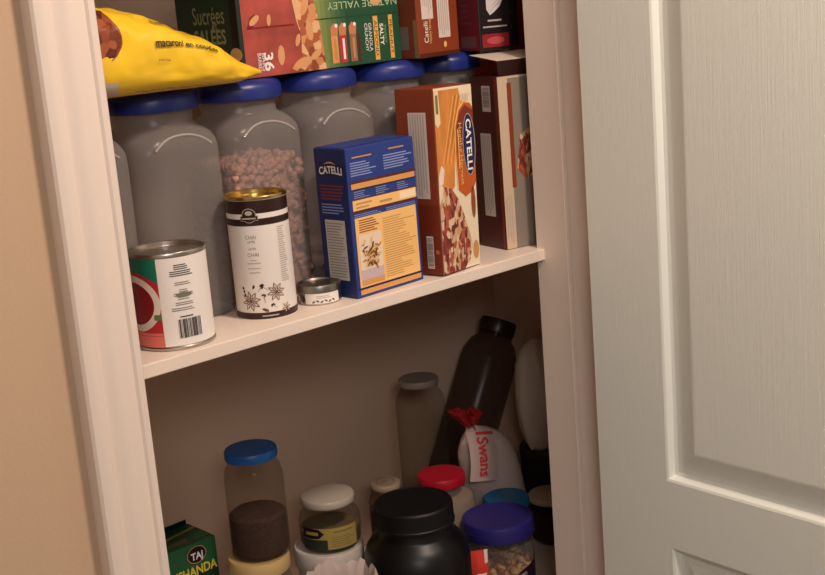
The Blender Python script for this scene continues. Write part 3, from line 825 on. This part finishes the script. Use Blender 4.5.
# 2 jar with cream lid, blue-lidded jar on top of it
seed = mat('ground_spice', (70, 48, 38), .85, bump=.5, bscale=500, vary=.35, vscale=220)
pickle = mat('amber_contents', (150, 88, 40), .6, vary=.3, vscale=40)
cream_lid = mat('cream_lid', (204, 174, 118), .4); sky_lid = mat('bright_blue_lid', (24, 92, 168), .4)
c = thing('jar', 'cream-lidded jar under the blue-lidded jar', 'jar', (.3140, .300, SZ)); c.name = 'preserve_jar'
lathe_part('jar_body', [(.038, 0), (.044, .004), (.0455, .012), (.0455, .148), (.042, .162), (.039, .168), (.039, .190)], glass, c, cap1=False)
lathe_part('contents', [(.036, .004), (.0425, .009), (.0435, .015), (.0435, .130), (.0005, .130)], pickle, c)
lathe_part('jar_lid', lid_prof(.0425, .1765, .0205), cream_lid, c)
c = thing('spice_jar', 'clear jar half full of brown spice with a bright blue lid', 'jar', (.3205, .300, SZ + .1973))
lathe_part('jar_body', [(.034, 0), (.0395, .003), (.0402, .010), (.0402, .107), (.0396, .115), (.037, .126), (.0335, .131), (.0335, .145)], glass, c, cap1=False)
lathe_part('contents', [(.032, .004), (.038, .007), (.0388, .013), (.0388, .058), (.034, .062), (.018, .061), (.0005, .063)], seed, c)
lathe_part('jar_lid', lid_prof(.0358, .1385, .0125, .001), sky_lid, c)

# 3 white tub, squat jar with white lid on it
wlid = mat('white_lid', (182, 172, 158), .28); tubw = mat('white_tub', (206, 196, 188), .45)
c = thing('white_tub', 'wide white-rimmed tub under the squat labelled jar', 'tub', (.4575, .329, SZ))
lathe_part('tub_body', [(.042, 0), (.044, .003), (.0475, .125), (.0475, .130)], tubw, c)
lathe_part('tub_lid', [(.047, .126), (.0505, .126), (.0512, .129), (.0512, .149), (.0495, .1525), (.0475, .1525), (.0465, .1500), (.0005, .1500)], tubw, c, 56)
c = thing('squat_jar', 'squat glass jar with white lid and yellow-green label', 'jar', (.4640, .329, SZ + .1503))
lathe_part('jar_body', [(.034, 0), (.041, .002), (.0445, .010), (.0455, .024), (.0455, .040), (.043, .050), (.037, .058), (.0345, .063), (.0345, .073)], glass, c, cap1=False)
lathe_part('contents', [(.033, .003), (.040, .005), (.0432, .012), (.0435, .030), (.0005, .031)], mat('jar_contents_olive', (112, 96, 66), .6, vary=.2, vscale=60), c)
lathe_part('jar_lid', lid_prof(.0395, .0660, .0110, .004), wlid, c)
th = math.atan2(-1.385, -1.06)
P = Print(around(.0457, th), grid=.004)
lab_y = mat('label_mustard', (168, 144, 78), .5); 
P.rect(-.046, .009, .042, .041, lab_y, 1, 26); P.rect(-.046, .009, -.006, .024, mat('label_dark_olive', (40, 52, 40), .5), 2, 12)
P.poly([(-.046, .025), (-.030, .025), (-.018, .026), (-.010, .033), (-.018, .040), (-.030, .041), (-.046, .041)], nearblk, 2)
P.fine(-.040, .029, -.019, .037, 1, lab_y, 3, .6, 6, 0); P.fine(.004, .033, .034, .037, 1, mat('olive_ink', (120, 116, 72), .5), 3, .6, 6, 0)
P.fine(0, .012, .036, .029, 5, mat('olive_ink', (120, 116, 72), .5), 2, .35, 4, .3)
P.build('jar_label', c)

# 4 black tub
blk = mat('black_plastic', (13, 12, 15), .38, spec=.4); blk_lid = mat('black_lid', (12, 11, 15), .5, spec=.35)
c = thing('protein_tub', 'big black plastic tub with a ribbed black screw lid', 'tub', (.5320, .2200, SZ))
lathe_part('tub_body', [(.070, 0), (.076, .004), (.078, .012), (.078, .125), (.0765, .140), (.072, .155), (.064, .167), (.056, .173), (.0545, .176), (.0545, .205)], blk, c, 64)
bm = new_bm()
n = 96
rings = []
for r, z, rib in ((.0560, .1865, 0), (.0582, .187, 0), (.0588, .1885, .0), (.0588, .1925, .0), (.0576, .194, .0), (.0576, .196, .0006), (.0576, .2135, .0006), (.0570, .2165, .0), (.0545, .2190, 0), (.0520, .2194, 0), (.0505, .2184, 0), (.0005, .2184, 0)):
    rings.append([((r - (rib if i % 2 else 0)) * math.cos(2 * PI * i / n), (r - (rib if i % 2 else 0)) * math.sin(2 * PI * i / n), z) for i in range(n)])
add_loft(bm, rings); obj('tub_lid', bm, blk_lid, c, True, 30)

# 5 nut jar
nutlid = mat('indigo_lid', (40, 36, 112), .42)
nuts = speckle_mat('mixed_nuts', [(196, 150, 104), (140, 92, 58), (214, 176, 132), (96, 58, 38), (176, 128, 84)], 60, .5)
c = thing('nut_jar', 'clear plastic jar of nuts with a wide indigo lid', 'jar', (.6830, .2000, SZ))
lathe_part('jar_body', [(.046, 0), (.050, .003), (.0515, .010), (.0515, .095), (.0500, .108), (.0475, .115), (.0475, .134)], plast, c, cap1=False)
lathe_part('jar_lid', [(.0500, .1235), (.0545, .124), (.0552, .126), (.0552, .136), (.0545, .136), (.0545, .145), (.0535, .148), (.050, .1495), (.048, .1488), (.0005, .1488)], nutlid, c, 64)
bm = new_bm(); add_lathe(bm, [(.043, .003), (.044, .008), (.044, .068), (.0005, .070)], 32)
rr = random.Random(11)
for k in range(230):
    a = rr.uniform(0, 2 * PI); top = k % 3 == 0
    r_ = rr.uniform(.0, .040) if top else .0435
    s = rr.uniform(.0055, .0085)
    M = Matrix.Translation((r_ * math.cos(a), r_ * math.sin(a), .070 + rr.uniform(0, .012) if top else rr.uniform(.012, .078))) @ Matrix.Rotation(rr.uniform(0, 6), 4, Vector((rr.random(), rr.random() - .5, rr.random()))) @ Matrix.Diagonal((s * 1.2, s * .8, s * .7, 1))
    if not top: M = Matrix.Translation((-.0035 * math.cos(a), -.0035 * math.sin(a), 0)) @ M
    bmesh.ops.create_icosphere(bm, subdivisions=2, radius=1, matrix=M)
obj('nuts', bm, nuts, c, True, 60)
th = math.atan2(-1.265, -1.29)
P = Print(around(.0518, th + .50), grid=.004)
lab_dk = mat('label_aubergine', (34, 20, 36), .4)
P.poly([(-.030, .012), (-.030, .050), (-.018, .062), (.010, .078), (.060, .086), (.060, .012)], lab_dk, 1)
P.text('UNSALTED', .000, .066, .009, pale_grey, 3, width=.034, bold=True, rot=.25); P.text('MIXED NUTS', .002, .051, .009, mat('ink_lilac', (150, 150, 190), .5), 3, width=.042, bold=True, rot=.25)
P.rect(-.028, .030, .060, .038, maroon, 2, 26)
P.build('jar_label', c)

# 6 red and white packet
c = thing('snack_packet', 'small red and white packet squeezed between black tub and nut jar', 'packet', (.5630, .1240, SZ), math.radians(-35))
bm = new_bm()
def packet(u, v):
    e = math.sin(PI * min(max(u, 0), 1)) * min(1, 6 * v + .15) * min(1, 6 * (1 - v) + .1)
    return e
NU, NV = 14, 24
for sgn in (-1, 1):
    g = [[bm.verts.new((.024 * (i / NU - .5), sgn * (.007 * packet(i / NU, j / NV) + .0004) + .001 * noise.noise(Vector((i * .5, j * .4, sgn))), .158 * j / NV)) for i in range(NU + 1)] for j in range(NV + 1)]
    for j in range(NV):
        for i in range(NU):
            f = bm.faces.new((g[j][i], g[j][i + 1], g[j + 1][i + 1], g[j + 1][i])); f.material_index = 1 if (8 < j < 19 and 3 < i < 12) or (j > 20 and i > 10) else 0
obj('packet_body', bm, [mat('packet_red', (206, 56, 44), .3), mat('packet_white', (230, 206, 200), .3)], c, True, 60)

# 7 crumpled white bag with dates
c = thing('crumpled_bag', 'crumpled white plastic bag rolled open at the front edge', 'bag', (.3560, .1850, SZ - .0))
bm = new_bm()
rings = []
n = 72
for q, (r, z) in enumerate(((.040, .0), (.050, .02), (.053, .08), (.052, .14), (.053, .168), (.058, .180), (.060, .173), (.062, .162))):
    ring = []
    for i in range(n):
        a = 2 * PI * i / n
        k = min(1, z / .12)
        dr = k * (.010 * noise.noise(Vector((math.cos(a) * 2.2, math.sin(a) * 2.2, z * 12))) + .006 * noise.noise(Vector((math.cos(a) * 6, math.sin(a) * 6, z * 30))))
        dz = k * (.020 * noise.noise(Vector((math.cos(a) * 2.6, math.sin(a) * 2.6, 3 + q * .05))) + .008 * noise.noise(Vector((math.cos(a) * 7, math.sin(a) * 7, 9 + q * .2)))) if z > .1 else 0
        ring.append(((r + dr) * math.cos(a) * .95, (r + dr) * math.sin(a) * .75, z + dz))
    rings.append(ring)
add_loft(bm, rings, cap1=False)
obj('bag_body', bm, clear_mat('white_film', (214, 200, 192), .72, .3, (226, 208, 200), .6), c, True, 50)
bm = new_bm(); rr = random.Random(2)
add_lathe(bm, [(.034, .002), (.036, .01), (.036, .150), (.0005, .152)], 24)
for k in range(16):
    a = rr.uniform(0, 2 * PI); r_ = rr.uniform(0, .028)
    M = Matrix.Translation((r_ * math.cos(a), r_ * .8 * math.sin(a), .156 + rr.uniform(0, .008))) @ Matrix.Rotation(rr.uniform(0, 6), 4, 'Z') @ Matrix.Diagonal((.013, .008, .008, 1))
    bmesh.ops.create_icosphere(bm, subdivisions=2, radius=1, matrix=M)
obj('contents', bm, mat('date_brown', (66, 32, 22), .35, vary=.2, vscale=60), c, True, 60)

# 8 little printed white lid behind the black tub
c = thing('condiment_jar', 'small jar with printed white lid behind the black tub', 'jar', (.6200, .380, SZ))
lathe_part('jar_body', [(.024, 0), (.028, .003), (.029, .01), (.029, .150), (.026, .160), (.024, .165), (.024, .175)], glass, c, cap1=False)
lathe_part('contents', [(.023, .003), (.0272, .007), (.0275, .14), (.0005, .142)], mat('condiment_brown', (96, 66, 44), .6), c)
lathe_part('jar_lid', lid_prof(.0240, .172, .0095, .001), mat('cream_white_lid', (172, 152, 132), .4), c)
P = Print(flat((0, 0, .1827), (1, 0, 0), (0, 1, 0)))
P.ring(0, 0, .015, .015, .0015, mat('lid_print_brown', (140, 100, 80), .5), 1); P.fine(-.008, -.004, .008, .005, 3, mat('lid_print_brown', (140, 100, 80), .5), 2, .4)
P.build('lid_print', c)

# 9 red-lidded jar
c = thing('red_lidded_jar', 'clear jar of pale powder with bright red lid', 'jar', (.6760, .3100, SZ))
lathe_part('jar_body', [(.044, 0), (.050, .004), (.0520, .012), (.0520, .140), (.0490, .158), (.040, .170), (.0355, .174), (.0355, .186)], plast, c, cap1=False)
lathe_part('contents', [(.041, .003), (.0485, .008), (.0502, .013), (.0502, .138), (.0470, .156), (.030, .160), (.0005, .162)], mat('pale_powder', (158, 140, 120), .7), c)
lathe_part('jar_lid', lid_prof(.0378, .1785, .0155, .001), mat('red_lid', (176, 18, 42), .4), c)

# 10 tall spaghetti jar
c = thing('tall_jar', 'tall clear glass jar with dull white lid against the back wall', 'jar', (.7400, .4150, SZ))
lathe_part('jar_body', [(.037, 0), (.040, .003), (.041, .010), (.041, .272), (.039, .284), (.034, .291), (.031, .294), (.031, .308)], glass, c, cap1=False)
lathe_part('jar_lid', lid_prof(.0325, .3045, .0105, .001), mat('dull_white_lid', (146, 136, 126), .45), c)

# 11 leaning bottle
dim_glass = clear_mat('dim_glass', (214, 208, 204), .12, .20, (66, 60, 58), .6)
c = thing('leaning_bottle', 'large clear bottle with dark cap leaning against the right side wall', 'bottle', (.832, .478, SZ + .0225))
c.rotation_euler = (0, math.radians(28.6), 0)
lathe_part('bottle_body', [(.040, 0), (.049, .003), (.051, .010), (.051, .285), (.049, .300), (.041, .320), (.031, .330), (.031, .345)], dim_glass, c, cap1=False)
lathe_part('bottle_cap', lid_prof(.0330, .338, .024), mat('dark_cap', (34, 26, 28), .35), c)

# 12 turquoise lidded jar, mostly behind the nut jar
c = thing('turquoise_lidded_jar', 'jar with turquoise lid peeking out behind the indigo lid', 'jar', (.7690, .2620, SZ))
lathe_part('jar_body', [(.030, 0), (.034, .003), (.035, .010), (.035, .112), (.032, .120)], glass, c, cap1=False)
lathe_part('contents', [(.029, .003), (.033, .006), (.0338, .011), (.0338, .085), (.0005, .086)], seed, c)
lathe_part('jar_lid', lid_prof(.0362, .119, .0165), mat('turquoise_lid', (18, 104, 154), .35), c)

# 13 cream lidded jar at the right, dark tub behind it
c = thing('cream_lidded_jar', 'jar with flat cream lid half hidden by the right jamb', 'jar', (.9170, .3000, SZ + .0))
lathe_part('jar_body', [(.030, 0), (.035, .003), (.036, .010), (.036, .064), (.034, .073)], glass, c, cap1=False)
lathe_part('contents', [(.029, .003), (.0335, .006), (.0345, .011), (.0345, .050), (.0005, .051)], seed, c)
lathe_part('jar_lid', lid_prof(.0385, .072, .0100, .002), mat('putty_lid', (216, 202, 172), .45), c)
c = thing('dark_tub', 'dark round tub beneath the clear plastic bag', 'tub', (.9850, .3650, SZ))
lathe_part('tub_body', [(.040, 0), (.045, .003), (.046, .010), (.046, .120)], mat('tub_navy', (20, 18, 24), .5), c)
lathe_part('tub_lid', lid_prof(.0475, .120, .016), mat('tub_navy_lid', (24, 22, 30), .5), c)

# 14 pasta bag with red lettered tag
film = clear_mat('printed_film', (222, 204, 200), .80, .25, (230, 208, 200), .6)
c = thing('twisted_bag', 'pale cellophane bag with red twisted neck and white tag', 'bag', (.8570, .3400, SZ))
def bag_axis(z): return -.078 * max(0, min(1.25, (z - .02) / .215)) ** 1.25
bm = new_bm(); rings = []
n = 48
for r, z in ((.028, .000), (.038, .010), (.045, .050), (.050, .090), (.055, .125), (.056, .155), (.052, .182), (.043, .203), (.029, .218), (.014, .229), (.0105, .235)):
    rings.append([((r + .006 * noise.noise(Vector((math.cos(a) * 2, math.sin(a) * 2, z * 20)))) * math.cos(a) + bag_axis(z), (r + .005 * noise.noise(Vector((math.cos(a) * 4, math.sin(a) * 4, z * 25)))) * math.sin(a) * .62, z + .22 * r * math.cos(a) * min(1, z / .08))
                  for a in (2 * PI * i / n for i in range(n))])
add_loft(bm, rings); obj('bag_body', bm, film, c, True, 60)
bm = new_bm(); rings = []
for r, z in ((.0100, .2330), (.0095, .240), (.017, .250), (.025, .259), (.023, .264), (.008, .252)):
    rings.append([((r + .35 * r * math.sin(7 * a)) * math.cos(a) + bag_axis(.2330) - .5 * (z - .2330), (r + .35 * r * math.sin(7 * a)) * .7 * math.sin(a), z + .005 * math.sin(5 * a) - .25 * r * math.cos(a)) for a in (2 * PI * i / n for i in range(n))])
add_loft(bm, rings); obj('twisted_neck', bm, mat('neck_red', (176, 36, 44), .3, vary=.3, vscale=60), c, True, 60)
# folded paper tag hanging over the front of the bag
t0 = Vector((-.132, -.043, .166)); tu = Vector((.050, -.012, -.010)); tv = Vector((.018, .020, .074))
bm = new_bm()
def tagpt(u, v, l=0.0): return t0 + tu * u + tv * v + Vector((0, -1, 0)) * (.006 * math.sin(PI * v) + .002 * math.sin(PI * u) + l)
g = [[bm.verts.new(tagpt(i / 6, j / 10)) for i in range(7)] for j in range(11)]
for j in range(10):
    for i in range(6): bm.faces.new((g[j][i], g[j][i + 1], g[j + 1][i + 1], g[j + 1][i]))
bmesh.ops.solidify(bm, geom=bm.faces[:], thickness=.0006)
tagm = obj('paper_tag', bm, mat('tag_white', (236, 214, 210), .35), c, True, 60)
P = Print(lambda a, b, l: tagpt(a, b, l + .001), .0003)
tr = mat('tag_red', (206, 60, 60), .4)
vs, fs, w_ = text_mesh('Swans', True); k_ = P.mi(tr)
bv = [P.bm.verts.new((.30 + y * .55, .90 - .80 * x / w_, .0002)) for x, y in vs]
for f in fs: P.bm.faces.new([bv[q] for q in f]).material_index = k_
P.poly([(.30, .94), (.95, .94), (.95, 1.0), (.30, 1.0)], tr, 1)
P.build('tag_lettering', tagm)

# 15 clear bag standing on the dark tub
c = thing('plastic_bag', 'crumpled clear plastic bag bulging out behind the right jamb', 'bag', (.9700, .3600, SZ + .1368))
bm = new_bm(); rings = []
for r, z in ((.022, .000), (.028, .010), (.036, .040), (.042, .075), (.043, .110), (.038, .150), (.030, .172), (.016, .188), (.006, .195)):
    rings.append([((r + .009 * noise.noise(Vector((math.cos(a) * 1.6, math.sin(a) * 1.6, z * 14))) + .003 * noise.noise(Vector((math.cos(a) * 6, math.sin(a) * 6, z * 40)))) * math.cos(a),
                   (r + .008 * noise.noise(Vector((math.cos(a) * 1.8, math.sin(a) * 1.8, 5 + z * 14)))) * math.sin(a), z) for a in (2 * PI * i / n for i in range(n))])
add_loft(bm, rings); obj('bag_body', bm, clear_mat('bag_film', (230, 224, 216), .80, .22, (238, 228, 214), .6), c, True, 60)

# ------------------------------------------------------------------ light
def area(name, loc, target, size, power, col):
    l = bpy.data.lights.new(name, 'AREA'); l.shape = 'DISK'; l.size = size; l.energy = power; l.color = col
    o = bpy.data.objects.new(name, l); COL.objects.link(o); o.location = loc
    o.rotation_euler = (Vector(target) - Vector(loc)).to_track_quat('-Z', 'Y').to_euler(); return o
area('ceiling_lamp', (0.36, -0.90, 2.40), (0.30, -0.3, 0.9), 0.25, 18, (1.0, .80, .66))
area('room_lamp', (-1.15, -2.10, 2.35), (0.5, -0.2, 1.1), 0.7, 21, (1.0, .95, .89))
w = bpy.data.worlds.new('World'); scene.world = w; w.use_nodes = True
w.node_tree.nodes['Background'].inputs['Color'].default_value = (1.0, .86, .74, 1)
w.node_tree.nodes['Background'].inputs['Strength'].default_value = 0.205

# ------------------------------------------------------------------ camera
cam = bpy.data.cameras.new('camera'); co = bpy.data.objects.new('camera', cam); COL.objects.link(co)
cam.sensor_width = 36; cam.sensor_fit = 'HORIZONTAL'; cam.lens = 1280 * 36 / 825; cam.clip_start = 0.02
Rm = Matrix(((0.7239268750567385, -0.6852637576780358, -0.07964585352398135), (-0.21104758766945353, -0.11006897769534499, -0.9712588408287494), (0.6568019452692643, 0.7199294427664975, -0.22430515403893536)))
M = Rm.transposed() @ Matrix(((1, 0, 0), (0, -1, 0), (0, 0, -1)))
co.matrix_world = Matrix.Translation((-0.60665876, -1.06529391, 1.55657095)) @ M.to_4x4()
scene.camera = co

vs_ = scene.view_settings
vs_.view_transform = 'Standard'; vs_.look = 'None'; vs_.gamma = 1.0; vs_.exposure = 0.0; vs_.use_curve_mapping = False
